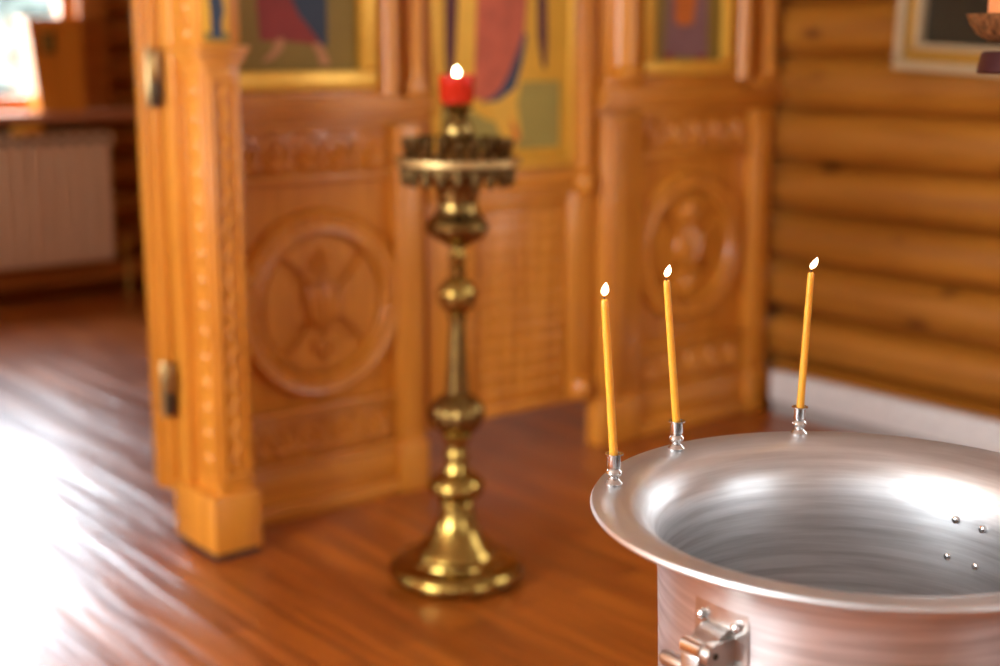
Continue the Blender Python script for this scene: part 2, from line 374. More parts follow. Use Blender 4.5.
# heating duct along the right wall, and the pinkish one along the altar wall
o = struct(MB().box(4.245, 4.30, YF + .1, 3.62, .058, .176, .006).build('baseboard_right', 'white'))
MB().box(4.262, 4.30, YF + .1, 3.62, .0, .058, .002).build('duct_foot', 'grey', o)
struct(MB().box(XL + .1, 4.3, 7.86, 7.93, .085, .19, .008).build('baseboard_back', 'trim'))

# ------------------------------------------------------------------ outside the altar window
struct(MB().box(-30, 30, 8.6, 60, -0.9, -0.8, 0).build('frosty_ground', 'frost_grass'))
def tree(x, y, h, w, label):
    t = thing('frosted_tree', (x, y, -.8), label, 'tree', 'trees outside the altar window')
    MB().tube([(x, y, -.8), (x + .05, y, h * .5), (x, y, h * .85)], [.13, .08, .03]).build('trunk', 'bark', t)
    mb = MB(); b = bmesh.new(); bmesh.ops.create_icosphere(b, subdivisions=4, radius=1)
    for v in b.verts:
        n = noise.noise(v.co * 2.2 + Vector((x, y, 0))) * .35 + noise.noise(v.co * 6 + Vector((x, 0, 3))) * .25
        v.co = Vector((v.co.x * w, v.co.y * w, v.co.z * h * .52)) * (1 + n)
    bmesh.ops.translate(b, vec=(x, y, h * .55), verts=b.verts); mb.use('foliage'); mb._merge(b, False); mb.build('crown', None, t)
tree(5.1, 15.0, 3.0, 1.5, 'pale green tree seen out of focus through the altar window')
tree(7.6, 18.5, 3.4, 1.6, 'pale green tree standing farther off outside the altar window')
tree(1.6, 18.5, 3.2, 1.6, 'pale green tree at the left outside the altar window')

# ------------------------------------------------------------------ altar furniture
# radiator
RX0, RX1, RY0, RY1, RZ0, RZ1 = 2.36, 3.33, 7.74, 7.84, .21, .955
t = thing('radiator', (2.85, 7.79, 0), 'white ribbed radiator hanging on the log wall under the window sill', 'radiator')
mb = MB(); mb.box(RX0, RX1, RY0 + .03, RY1, RZ0, RZ1 - .03, .006)
n = 12; wd = (RX1 - RX0) / n
for k in range(n):
    mb.box(RX0 + k * wd + .005, RX0 + (k + 1) * wd - .005, RY0, RY0 + .05, RZ0 + .01, RZ1 - .075, .012)
mb.build('panel', 'radiator', t)
mb = MB(); mb.box(RX0, RX1, RY0 + .005, RY1, RZ1 - .075, RZ1 - .06, .003); mb.box(RX0, RX1, RY0 + .0, RY1, RZ1 - .022, RZ1, .006)
for k in range(n + 1): mb.box(RX0 + k * wd - .012, RX0 + k * wd + .012, RY0 + .004, RY1, RZ1 - .07, RZ1 - .01, .003)
mb.build('top_grille', 'radiator', t)
MB().box(RX0 + .01, RX1 - .01, RY0 + .02, RY1 - .02, RZ1 - .062, RZ1 - .02, 0).build('grille_shade', 'dark', t)  # dark filler painting the shade between the grille bars
MB().tube([(3.335, 7.80, .27), (3.40, 7.80, .27), (3.42, 7.80, .25), (3.42, 7.80, .0)], .011).build('pipe', 'ochre', t)
MB().lathe([(.02, .25), (.024, .26), (.024, .32), (.014, .335)], (3.42, 7.80, 0)).build('valve', 'ochre', t)
# bright highlight on the radiator top, built as an added gold block
R = Matrix.Rotation(math.radians(-4), 3, 'Y')
tag(MB().box(2.76, 2.93, 7.70, 7.76, .955, 1.008, .018, rot=R).build('radiator_highlight', 'gold', origin=(2.89, 7.76, .96)),
    'bright highlight on top of the radiator under the sill, built as a small gold block', 'highlight')
# wooden box on the sill
t = thing('wooden_case', (3.06, 7.84, 1.068), 'tall plain wooden case standing on the window sill, small dark picture on its front', 'case')
mb = MB(); mb.prism([(2.95, 1.069), (3.21, 1.069), (3.21, 1.575), (2.9, 1.575)], 7.78, 7.925); mb.build('body', 'oak', t)
MB().box(2.89, 3.22, 7.77, 7.93, 1.566, 1.584, .004).build('lid', 'oakh', t)
mb = MB(); mb.use('hinge_dark').box(2.98, 3.05, 7.772, 7.782, 1.39, 1.50, .002); mb.use('olive').box(2.995, 3.035, 7.769, 7.774, 1.405, 1.485, .001); mb.build('small_picture', None, t)

# ------------------------------------------------------------------ iconostasis
def leafy(mb, cx, y, cz, s, ang=0):
    """five-lobed palmette standing out of the plane y"""
    for a, l in ((-62, .62), (-32, .82), (0, 1), (32, .82), (62, .62)):
        A = math.radians(a) + ang
        r = Matrix.Rotation(A, 3, 'Y')
        mb.ell((cx + math.sin(A) * l * s * .5, y, cz + math.cos(A) * l * s * .5), (s * .13, .020, s * .42 * l), 10, r)
def carved_strip(x0, x1, z0, z1, yb, name, parent, n=5):
    mb = MB(); h = z1 - z0
    mb.box(x0, x1, yb, yb + .02, z0, z1, .001)
    p = (x1 - x0) / n
    for k in range(n):
        cx = x0 + (k + .5) * p
        leafy(mb, cx, yb - .001, z0 + h * .14, h * .74)
        mb.ell((cx, yb - .004, z0 + h * .17), (h * .12, .012, h * .1), 10)
        # arch over each palmette
        pts = [(cx - p * .46, yb - .004, z0 + h * .08)]
        for i in range(9):
            a = PI - PI * i / 8; pts.append((cx + math.cos(a) * p * .46, yb - .004, z0 + h * .50 + math.sin(a) * h * .42))
        pts.append((cx + p * .46, yb - .004, z0 + h * .08)); mb.tube(pts, .007, 8)
    return mb.build(name, 'oak', parent)
def medallion(cx, cz, R, yb, parent):
    mb = MB()
    mb.lathe([(R * .73, -.006), (R * .735, .026), (R * .76, .036), (R * .80, .034), (R * .82, .029), (R * .92, .029), (R * .945, .034), (R * .975, .026), (R, .010), (R * 1.01, -.006)], (cx, yb, cz), 'Y', 96, closed=True)
    for k in range(36):
        a = 2 * PI * k / 36; r = R * .87
        mb.ell((cx + math.cos(a) * r, yb - .029, cz + math.sin(a) * r), (R * .035, .007, R * .055), 8, Matrix.Rotation(-a, 3, 'Y'))
    mb.build('medallion_ring', 'oak', parent)
    mb = MB()
    for q in range(4):                                  # four flared arms with curved flanks, domed
        a0 = q * PI / 2; ca, sa = math.cos(a0), math.sin(a0)
        for lay, (sh, y0, y1) in enumerate(((1.0, yb + .004, yb - .012), (.90, yb - .011, yb - .019))):
            pts = []
            for t_ in range(11):
                t = t_ / 10; r = R * (.10 + .38 * t); pts.append((r, R * (.14 + .28 * t ** 2.2) * sh))
            rim = []; am = math.atan2(pts[-1][1], pts[-1][0])
            for i in range(13):
                a = am - 2 * am * i / 12; rr = R * (.715 if sh == 1 else .68); rim.append((rr * math.cos(a), rr * math.sin(a)))
            out = pts[:-1] + rim + [(r, -w) for r, w in reversed(pts[:-1])]
            mb.prism([(cx + r * ca - w * sa, cz + r * sa + w * ca) for r, w in out], y0, y1)
    mb.lathe([(0.0001, .036), (R * .14, .034), (R * .22, .027), (R * .26, .012), (R * .265, -.002)], (cx, yb, cz), 'Y', 40)
    for k in range(-2, 3):
        mb.ell((cx + k * R * .085, yb - .033, cz), (R * .032, .010, R * (.34 - .05 * abs(k))), 10, Matrix.Rotation(k * .12, 3, 'Y'))
    leafy(mb, cx, yb - .019, cz + R * .34, R * .30); leafy(mb, cx, yb - .019, cz - R * .34, R * .30, PI)
    mb.build('medallion_cross', 'oak', parent)
def frame(mb, x0, x1, z0, z1, w, yf, yb, bev=.004):
    mb.box(x0, x1, yf, yb, z0, z0 + w, bev); mb.box(x0, x1, yf, yb, z1 - w, z1, bev)
    mb.box(x0, x0 + w, yf, yb, z0 + w, z1 - w, bev); mb.box(x1 - w, x1, yf, yb, z0 + w, z1 - w, bev)

TOP = 2.45
def bay(x0, x1, label, px0, px1, mx, mz, mr):
    """one bay of the screen; px0..px1 is the sunk panel between its pilasters"""
    t = thing('iconostasis_bay', ((x0 + x1) / 2, 3.74, 0), label, 'icon screen bay', 'bays of the icon screen')
    MB().box(x0, x1, 3.735, 3.746, 0.0, TOP, .002).build('back_panel', 'oak', t)
    mb = MB(); mb.box(px0 + .001, px1 - .001, 3.70, 3.736, .05, .155, .006); mb.box(px0 + .001, px1 - .001, 3.682, 3.736, 0, .05, .006); mb.build('plinth', 'oakh', t)
    for za, zb in ((.155, .178), (.318, .338), (1.035, 1.055), (1.19, 1.21)):
        MB().box(px0 + .001, px1 - .001, 3.700, 3.736, za, zb, .007).build('moulding', 'oakh', t)
    carved_strip(px0 + .01, px1 - .01, .178, .318, 3.730, 'carved_frieze', t)
    carved_strip(px0 + .01, px1 - .01, 1.055, 1.19, 3.730, 'carved_frieze', t)
    medallion(mx, mz, mr, 3.734, t)
    mb = MB(); c = [(1.21, 3.700), (1.228, 3.680), (1.25, 3.655), (1.268, 3.675), (1.285, 3.712)]
    za = 1.21
    for (za, yf), (zb, _) in zip(c, c[1:]): mb.box(x0, x1, yf, 3.736, za, zb, .004)
    mb.box(px0 + .002, px1 - .002, 3.705, 3.736, 1.285, 1.305, .004)
    mb.build('cornice', 'oakh', t)
    return t
def pilaster(t, x0, x1, name='pilaster', yf=3.692):
    mb = MB(); mb.box(x0, x1, yf, 3.74, .0, 1.20, .006); mb.box(x0 - .006, x1 + .006, yf - .012, 3.74, 0, .17, .005)
    mb.box(x0 + .022, x1 - .022, yf - .006, yf + .01, .22, 1.15, .005)
    mb.build(name, 'oak', t)
def upper_pilaster(t, x0, x1, yf=3.700):
    mb = MB(); mb.box(x0, x1, yf, 3.74, 1.285, TOP, .005); mb.box(x0 - .008, x1 + .008, yf - .014, 3.74, 1.285, 1.33, .005); mb.build('upper_pilaster', 'oak', t)
    m = (x0 + x1) / 2; r = (x1 - x0) * .28
    mb = MB(); mb.lathe([(r * 1.3, 1.33), (r * 1.4, 1.35), (r, 1.37), (r, TOP - .02)], (m, yf - .002, 0), seg=20, mod=lambda a, h: 1 + .08 * math.sin(4 * a + h * 60))
    mb.build('colonnette', 'oak', t)

LB = bay(1.905, 2.648, 'carved wooden icon screen bay with round medallion, left of the brass candle stand', 1.93, 2.52, 2.252, .66, .297)
pilaster(LB, 2.521, 2.625); upper_pilaster(LB, 2.575, 2.64)
RB = bay(3.385, 4.318, 'carved wooden icon screen bay with round medallion, against the log wall on the right', 3.60, 4.185, 3.862, .695, .285)
pilaster(RB, 3.40, 3.599); pilaster(RB, 4.186, 4.295); upper_pilaster(RB, 3.41, 3.585); upper_pilaster(RB, 4.20, 4.30)
MB().box(3.425, 3.52, 3.672, 3.70, .19, 1.18, .004).build('pilaster_panel', 'carved', RB)

# the screen goes on at the far side of the open doorway, out of the picture
o = struct(MB().box(XL + .01, .62, 3.70, 3.76, 0, TOP, .004).build('trim_1', 'oak'))
MB().box(.60, .75, 3.50, 3.75, 0, TOP, .006).build('post', 'oak', o)
for x in (-2.2, -1.3, -.4, .3): MB().box(x, x + .12, 3.66, 3.71, 0, TOP, .006).build('pilaster', 'oak', o)
MB().box(XL + .01, .60, 3.655, 3.71, 1.21, 1.285, .006).build('cornice', 'oakh', o)
# icon frames of the bays (wood + gilt), then the icons themselves as things of their own
def icon_frame(t, gx0, gx1, gz0, wg, wx1):
    mb = MB(); frame(mb, gx0, gx1, gz0, TOP - .1, wg, 3.695, 3.73, .008); mb.build('gilt_frame', 'gold', t)
    mb = MB(); mb.tube([(wx1, 3.70, gz0 - .02), (wx1, 3.70, TOP - .05)], .034, 16); mb.box(gx0, wx1, 3.700, 3.735, gz0 - .03, gz0 - .001, .008); mb.build('wooden_frame', 'oak', t)
icon_frame(LB, 1.92, 2.462, 1.308, .058, 2.505)
icon_frame(RB, 3.60, 4.06, 1.335, .050, 4.115)
def icon(name, org, label, shapes, bg, x0, x1, z0, z1, yb, cat='icon'):
    mb = MB(); mb.use(bg).box(x0, x1, yb - .004, yb + .01, z0, z1, .001)
    for k, (mat, pts) in enumerate(shapes):
        mb.use(mat).prism(pts, yb - .0045 - .0006 * (k + 1), yb - .002)
    return tag(mb.build(name, None, origin=org), label, cat)
icon('icon_painting', (2.17, 3.72, 1.366), 'olive icon of a barefoot figure in dark red and blue robes', [
    ('red', [(2.07, 1.455), (2.06, 1.6), (2.08, 1.85), (2.12, 2.05), (2.26, 2.05), (2.29, 1.8), (2.275, 1.436), (2.22, 1.447), (2.15, 1.452)]),
    ('blue', [(2.285, 1.434), (2.25, 1.475), (2.20, 1.53), (2.165, 1.60), (2.12, 1.72), (2.14, 1.95), (2.28, 1.9), (2.30, 1.7), (2.297, 1.44)]),
    ('skin', [(2.125, 1.46), (2.15, 1.46), (2.145, 1.43), (2.115, 1.403), (2.075, 1.39), (2.085, 1.405), (2.11, 1.425)]),
    ('skin', [(2.245, 1.448), (2.275, 1.445), (2.292, 1.415), (2.305, 1.385), (2.275, 1.38), (2.262, 1.41)]),
    ('skin', [(2.15 + .05 * math.cos(a), 2.12 + .065 * math.sin(a)) for a in [i * PI / 8 for i in range(16)]]),
], 'olive', 1.972, 2.406, 1.36, TOP - .155, 3.724)
icon('icon_painting', (3.83, 3.72, 1.385), 'dim icon of a mauve-robed figure on olive ground, nearest the log wall', [
    ('mauve', [(3.715, 1.41), (3.725, 1.6), (3.74, 1.9), (3.90, 1.9), (3.935, 1.6), (3.94, 1.405), (3.83, 1.395)]),
    ('orange', [(3.765, 1.52), (3.76, 1.65), (3.78, 1.8), (3.86, 1.8), (3.875, 1.62), (3.86, 1.515), (3.81, 1.505)]),
    ('red', [(3.715, 1.41), (3.76, 1.405), (3.755, 1.385), (3.72, 1.388)]),
    ('red', [(3.88, 1.40), (3.935, 1.405), (3.93, 1.38), (3.89, 1.38)]),
    ('skin', [(3.82 + .045 * math.cos(a), 1.97 + .06 * math.sin(a)) for a in [i * PI / 8 for i in range(16)]]),
], 'olive', 3.645, 4.015, 1.38, TOP - .145, 3.724)

# side door with its own icon
D = thing('iconostasis_door', (3.0, 3.72, 0), 'gold-ground wooden side door of the icon screen, hung above a lit gap, behind the candle stand', 'door')
MB().box(2.655, 3.378, 3.735, 3.78, .185, TOP, .003).build('door_board', 'oak', D)
mb = MB(); mb.box(2.656, 2.86, 3.716, 3.736, .185, .94, .005); mb.box(3.262, 3.377, 3.716, 3.736, .185, .94, .005)
mb.box(2.86, 3.262, 3.716, 3.736, .185, .225, .005); mb.box(2.86, 3.262, 3.716, 3.736, .90, .94, .005); mb.build('lower_frame', 'oak', D)
mb = MB(); mb.box(2.87, 3.252, 3.728, 3.737, .235, .89, .002)
nx, nz_ = 7, 12
for i in range(nx):
    for j in range(nz_):
        cx = 2.87 + (i + .5) * .382 / nx; cz = .235 + (j + .5) * .655 / nz_
        b = bmesh.new(); s_ = .022; vs = [b.verts.new(p) for p in ((cx - s_, 3.729, cz), (cx, 3.729, cz - s_ * 1.1), (cx + s_, 3.729, cz), (cx, 3.729, cz + s_ * 1.1), (cx, 3.719, cz))]
        for q in range(4): b.faces.new((vs[q], vs[(q + 1) % 4], vs[4]))
        mb.use('oak'); mb._merge(b, False)
mb.build('lattice_panel', None, D)
mb = MB(); mb.box(2.656, 3.377, 3.700, 3.736, .94, .965, .006); mb.box(2.656, 3.377, 3.710, 3.736, .965, 1.025, .006); mb.build('middle_rail', 'oakh', D)
mb = MB(); mb.box(3.285, 3.377, 3.712, 3.736, 1.0, TOP, .004)
k = 1.03
while k < 2.4:
    mb.ell((3.331, 3.710, k), (.030, .012, .020), 10); mb.ell((3.331, 3.708, k + .022), (.014, .010, .014), 8); k += .044
mb.build('carved_stile', 'oak', D)
for zc in (.225, .962): 
    mb = MB(); mb.lathe([(.0001, .03), (.012, .03), (.02, .022), (.034, .02), (.042, .01), (.044, -.01)], (3.331, 3.712, zc), 'Y', 24, mod=lambda a, h: 1 + .08 * math.cos(8 * a)); mb.build('rosette', 'oak', D)
mb = MB(); frame(mb, 2.68, 3.282, 1.03, TOP - .05, .022, 3.714, 3.736, .004); mb.build('gilt_frame', 'gold', D)
icon('icon_painting', (2.97, 3.72, 1.05), 'gold-ground icon on the side door, figure in rose robe and blue cloak with dark wings', [
    ('olive2', [(3.01, 1.098), (3.01, 1.32), (3.218, 1.32), (3.218, 1.098)]),
    ('olive2', [(2.72, 1.098), (2.72, 1.25), (2.82, 1.24), (2.90, 1.20), (2.96, 1.19), (3.03, 1.15), (3.03, 1.098)]),
    ('goldpaint', [(2.90, 1.26), (2.93, 1.20), (2.97, 1.13), (3.02, 1.10), (3.05, 1.14), (3.03, 1.25), (3.06, 1.36), (3.0, 1.3)]),
    ('maroon', [(2.735, 1.62), (2.735, 1.42), (2.745, 1.30), (2.76, 1.29), (2.775, 1.42), (2.79, 1.65)]),
    ('maroon', [(3.115, 1.66), (3.12, 1.47), (3.14, 1.37), (3.155, 1.36), (3.16, 1.46), (3.155, 1.68)]),
    ('blue', [(2.88, 1.255), (2.95, 1.26), (3.02, 1.30), (3.05, 1.38), (3.07, 1.47), (3.05, 1.49), (3.02, 1.44), (2.98, 1.36), (2.93, 1.30)]),
    ('rose', [(2.85, 1.27), (2.855, 1.4), (2.865, 1.6), (2.90, 1.85), (3.03, 1.85), (3.07, 1.6), (3.06, 1.49), (3.03, 1.42), (2.99, 1.34), (2.95, 1.29), (2.90, 1.262)]),
    ('orange', [(3.0, 1.20), (3.02, 1.18), (3.04, 1.14), (3.03, 1.12), (3.01, 1.15)]),
    ('skin', [(2.97 + .05 * math.cos(a), 1.93 + .065 * math.sin(a)) for a in [i * PI / 8 for i in range(16)]]),
], 'goldpaint', 2.703, 3.259, 1.053, TOP - .075, 3.724)

# corner post
P = thing('iconostasis_post', (1.83, 3.6, 0), 'square carved wooden corner post at the open doorway, left of the medallion bay', 'post')
MB().box(1.748, 1.900, 3.492, 3.745, .018, .185, .006).build('base_block', 'oak', P)
MB().box(1.756, 1.892, 3.50, 3.74, .0, .02, 0).build('base_shade', 'dark', P)  # dark strip painting the shade under the base block
mb = MB(); mb.box(1.782, 1.890, 3.512, 3.72, .184, 1.395, .005); mb.box(1.762, 1.90, 3.66, 3.742, .184, TOP, .006); mb.build('shaft', 'oak', P)
mb = MB(); frame(mb, 1.795, 1.879, .23, 1.36, .013, 3.504, 3.514, .003)
k = .27; i = 0
while k < 1.34:
    a = math.radians(35 if i % 2 else -35)
    mb.ell((1.837, 3.510, k), (.011, .007, .026), 10, Matrix.Rotation(a, 3, 'Y')); mb.ell((1.837 + (.014 if i % 2 else -.014), 3.510, k + .016), (.009, .006, .009), 8); k += .036; i += 1
mb.build('carved_front', 'oak', P)
mb = MB()
mb.box(1.774, 1.784, 3.525, 3.537, .23, 1.36, .003); mb.box(1.774, 1.784, 3.63, 3.642, .23, 1.36, .003); mb.box(1.774, 1.784, 3.525, 3.642, .218, .23, .003); mb.box(1.774, 1.784, 3.525, 3.642, 1.36, 1.372, .003)
k = .28
while k < 1.33:
    mb.ell((1.781, 3.583, k), (.008, .030, .024), 10); mb.ell((1.778, 3.583, k), (.008, .012, .010), 8); k += .074
mb.build('carved_side', 'oak', P)
mb = MB(); mb.box(1.772, 1.896, 3.502, 3.70, 1.390, 1.405, .004); mb.box(1.764, 1.904, 3.494, 3.70, 1.405, 1.424, .005); mb.box(1.756, 1.91, 3.486, 3.70, 1.424, 1.440, .005); mb.build('capital', 'oakh', P)
MB().box(1.766, 1.888, 3.500, 3.70, 1.440, TOP, .005).build('upper_shaft', 'oak', P)
mb = MB(); k = 1.47
while k < 2.4:
    mb.ell((1.766, 3.585, k), (.008, .034, .026), 10); mb.ell((1.764, 3.565, k + .035), (.007, .012, .012), 8); mb.ell((1.764, 3.605, k + .035), (.007, .012, .012), 8); k += .07
mb.build('carved_scroll', 'oak', P)
icon('small_icon', (1.815, 3.49, 1.44), 'small icon of a dark blue figure on gold, high on the corner post', [
    ('olive', [(1.778, 1.452), (1.852, 1.452), (1.852, 1.475), (1.778, 1.475)]),
    ('blue', [(1.800, 1.46), (1.800, 1.52), (1.796, 1.58), (1.80, 1.66), (1.828, 1.66), (1.834, 1.56), (1.838, 1.53), (1.83, 1.50), (1.832, 1.46)]),
    ('skin', [(1.815 + .010 * math.cos(a), 1.675 + .013 * math.sin(a)) for a in [i * PI / 8 for i in range(16)]]),
], 'goldpaint', 1.776, 1.854, 1.448, 1.72, 3.498)
# folded royal door seen edge on
Q = thing('folding_door', (1.95, 3.80, 0), 'pale wooden door leaf folded back behind the corner post, brass hinges on its edge', 'door')
mb = MB(); mb.box(1.745, 2.30, 3.7485, 3.785, .148, TOP - .1, .004); mb.build('door_leaf', 'oak', Q)
mb = MB(); mb.box(1.732, 2.30, 3.788, 3.842, .148, TOP - .1, .006); mb.build('door_leaf', 'oak', Q)
for zc in (.455, 1.345):
    mb = MB(); mb.use('hinge').box(1.731, 1.744, 3.70, 3.765, zc, zc + .085, .003); mb.use('hinge_dark').box(1.732, 1.744, 3.705, 3.775, zc - .07, zc - .001, .003)
    mb.use('hinge').lathe([(.0075, zc - .075), (.0085, zc - .07), (.0085, zc + .085), (.005, zc + .093)], (1.728, 3.738, 0), seg=16); mb.build('hinge', None, Q)

# ------------------------------------------------------------------ picture on the log wall
F = thing('framed_picture', (4.29, 2.665, 1.335), 'dark picture in a cream and gilt frame hanging on the log wall', 'picture')
F_rot = math.radians(2.6)
def pf(name, y0, y1, z0, z1, w, x0, x1, mat, b=.008):
    mb = MB()
    mb.box(x0, x1, y0, y1, z0, z0 + w, b); mb.box(x0, x1, y0, y1, z1 - w, z1, b); mb.box(x0, x1, y0, y0 + w, z0 + w, z1 - w, b); mb.box(x0, x1, y1 - w, y1, z0 + w, z1 - w, b)
    return mb.build(name, mat, F)
pf('outer_frame', 2.215, 3.120, 1.335, 2.45, .034, 4.235, 4.315, 'cream')
pf('gilt_band', 2.249, 3.086, 1.369, 2.416, .040, 4.255, 4.31, 'ochre')
pf('inner_bead', 2.289, 3.046, 1.409, 2.376, .022, 4.245, 4.31, 'cream')
MB().box(4.285, 4.30, 2.305, 3.03, 1.425, 2.36, 0).build('picture_panel', 'black', F)
F.rotation_euler = (F_rot, 0, 0)

# ------------------------------------------------------------------ brass candle stand
SX, SY = 2.214, 2.978
T = thing('candle_stand', (SX, SY, 0), 'tall turned brass church candle stand on a bell-shaped foot', 'candle stand')
mb = MB(); mb.lathe([(.155, .014), (.176, .010), (.184, .018), (.187, .030), (.183, .042), (.170, .054), (.150, .062), (.138, .066), (.136, .072), (.126, .076), (.116, .077), (.112, .086), (.094, .104),
                    (.074, .128), (.060, .155), (.051, .182), (.046, .21), (.050, .216), (.046, .224)], (SX, SY, 0), seg=64); mb.build('base', 'brass', T)
for a in (30, 150, 236): 
    A = math.radians(a); mb = MB(); mb.lathe([(.010, .0), (.018, .004), (.020, .012), (.014, .02)], (SX + .155 * math.cos(A), SY + .155 * math.sin(A), 0), seg=16); mb.build('foot', 'brass', T)
flute = lambda n, d: (lambda a, h: 1 + d * math.cos(n * a))
mb = MB(); mb.lathe([(.036, .222), (.055, .232), (.071, .245), (.077, .262), (.072, .28), (.053, .296), (.038, .306), (.033, .32), (.030, .335), (.036, .345), (.036, .355), (.031, .365), (.031, .385), (.040, .398), (.043, .407), (.038, .413),
                    ], (SX, SY, 0), seg=48); mb.build('lower_knop', 'brass', T)
mb = MB(); mb.lathe([(.040, .412), (.058, .425), (.071, .445), (.075, .467), (.071, .485), (.056, .502), (.038, .516), (.031, .522)], (SX, SY, 0), seg=60, mod=flute(12, .035)); mb.build('gadrooned_ball', 'brass_old', T)
mb = MB(); mb.lathe([(.032, .52), (.030, .55), (.024, .66), (.021, .715), (.026, .722), (.026, .73), (.021, .736)], (SX, SY, 0), seg=32); mb.build('stem', 'brass_old', T)
mb = MB(); mb.lathe([(.022, .735), (.038, .748), (.049, .768), (.051, .79), (.044, .812), (.028, .828), (.020, .836), (.023, .846), (.023, .86), (.017, .866), (.024, .876), (.025, .886), (.018, .896), (.016, .91)], (SX, SY, 0), seg=48, mod=flute(10, .025)); mb.build('upper_knop', 'brass', T)
mb = MB(); mb.lathe([(.016, .908), (.038, .922), (.065, .937), (.081, .953), (.084, .966), (.076, .984), (.061, .998), (.053, 1.015), (.053, 1.035), (.058, 1.055), (.066, 1.078), (.084, 1.098), (.118, 1.112), (.135, 1.122)], (SX, SY, 0), seg=48); mb.build('urn', 'brass_old', T)
mb = MB(); mb.lathe([(.10, 1.122), (.158, 1.126), (.165, 1.131), (.165, 1.144), (.158, 1.148), (.148, 1.139), (.04, 1.139)], (SX, SY, 0), seg=64); mb.build('drip_tray', 'brass_tray', T)
n = 20
for k in range(n):
    a = 2 * PI * k / n; c = (SX + .131 * math.cos(a), SY + .131 * math.sin(a), 0)
    mb = MB(); mb.lathe([(.008, 1.140), (.011, 1.15), (.007, 1.158), (.013, 1.168), (.016, 1.193), (.013, 1.194), (.011, 1.175), (.002, 1.176)], c, seg=12); mb.build('candle_cup', 'brass_dark', T)
mb = MB()
for k in range(n):
    a = 2 * PI * k / n; c = (SX + .138 * math.cos(a), SY + .138 * math.sin(a), 0)
    mb.lathe([(.012, 1.128), (.015, 1.112), (.011, 1.097), (.013, 1.088), (.009, 1.078), (.002, 1.072)], c, seg=10)
mb.lathe([(.150, 1.128), (.146, 1.104), (.141, 1.104), (.144, 1.128)], (SX, SY, 0), seg=64, closed=True)
mb.build('pendant_fringe', 'brass_dark', T)
mb = MB(); mb.lathe([(.06, 1.138), (.052, 1.15), (.030, 1.165), (.026, 1.175), (.036, 1.19), (.040, 1.212), (.034, 1.235), (.022, 1.25), (.026, 1.262), (.040, 1.272), (.043, 1.276), (.02, 1.277)], (SX, SY, 0), seg=32); mb.build('lamp_holder', 'brass_old', T)
# the lamp in it
T.scale = (1, 1, 1.01); T.rotation_euler = (math.radians(.35), math.radians(.45), 0)
G = thing('votive_lamp', (SX + .008, SY - .006, 1.2915), 'small red glass votive lamp burning on top of the brass candle stand', 'votive lamp'); ORG[G.name] = Vector((SX, SY, LAMP_Z))
mb = MB(); mb.lathe([(.030, 1.2785), (.040, 1.282), (.045, 1.30), (.046, 1.352), (.0435, 1.354), (.0425, 1.302), (.037, 1.286), (.001, 1.2845)], (SX, SY, 0), seg=36, mod=flute(12, .02)); mb.build('red_glass', 'redglass', G)
MB().lathe([(.001, 1.30), (.030, 1.30), (.030, 1.335), (.001, 1.336)], (SX, SY, 0), seg=24).build('wax', 'wax', G)
MB().tube([(SX, SY, 1.334), (SX, SY, 1.352)], .0015, 6).build('wick', 'wick', G)
FL = [(.0003, 0), (.0030, .004), (.0045, .011), (.0042, .018), (.0025, .027), (.0003, .037)]
MB().lathe([(r * 1.3, 1.350 + h * .62) for r, h in FL], (SX, SY, 0), seg=16).build('flame', 'flame_far', G)

# ------------------------------------------------------------------ baptismal font
FX, FY = 1.245, 0.925
B = thing('baptismal_font', (FX, FY, 0), 'large round spun metal baptismal font with flared rim and three candles', 'baptismal font')
outer = [(.2965, .9445), (.2985, .9475), (.2965, .951), (.290, .9515), (.280, .9508), (.268, .949), (.256, .9455), (.246, .9405), (.236, .932), (.228, .921), (.222, .908), (.2185, .890), (.2165, .865),
         (.2145, .80), (.212, .70), (.205, .60), (.185, .54), (.15, .505), (.09, .49), (.0005, .487)]
inner = [(.0005, .483), (.09, .486), (.153, .500), (.189, .535), (.2095, .597), (.217, .70), (.2195, .80), (.2215, .865), (.2235, .888), (.2265, .905), (.232, .917), (.240, .928), (.250, .9365), (.260, .941), (.270, .9438), (.284, .9445), (.292, .9440)]
mb = MB(); mb.lathe(inner + outer[:0] + [(.2965, .9445), (.2985, .9475), (.2965, .951)] + outer[3:], (FX, FY, 0), seg=160); mb.build('basin', 'spun', B)
mb = MB(); mb.lathe([(.21, 0), (.215, .006), (.213, .02), (.19, .035), (.16, .06), (.11, .10), (.075, .15), (.062, .20), (.060, .27), (.078, .285), (.085, .30), (.078, .315), (.060, .33), (.060, .38), (.075, .43), (.11, .465), (.15, .488), (.151, .499)], (FX, FY, 0), seg=96); mb.build('pedestal', 'spun', B)
def cup_sock(x, y, lean):
    mb = MB(); pr = [(.0100, 0), (.0104, .0015), (.0080, .004), (.0056, .0065), (.0058, .0085), (.0082, .0105), (.0092, .0135), (.0083, .0162), (.0062, .0182), (.0068, .0196), (.0076, .0205), (.0074, .033), (.0078, .0342), (.0104, .0352), (.0106, .0364), (.0085, .0368), (.0060, .036), (.0055, .026), (.0005, .025)]
    mb.lathe(pr, (0, 0, 0), seg=28)
    o = mb.build('candle_socket', 'steel', B)
    me = o.data; me.transform(Matrix.Translation(Vector((FX, FY, 0)))); me.transform(Matrix.Translation(Vector((x - FX, y - FY, .9505)))); return o
cands = [((1.081, 1.148), (604, 0)), ((1.241, 1.205), 0), ((1.416, 1.155), 0)]
RIGHT = Vector((math.cos(math.radians(YAW)), -math.sin(math.radians(YAW)), 0))
labs = ['thin lit yellow candle leaning left, leftmost of three on the font rim', 'thin lit yellow candle in the middle of the three on the font rim', 'thin lit yellow candle nearest the log wall, rightmost on the font rim']
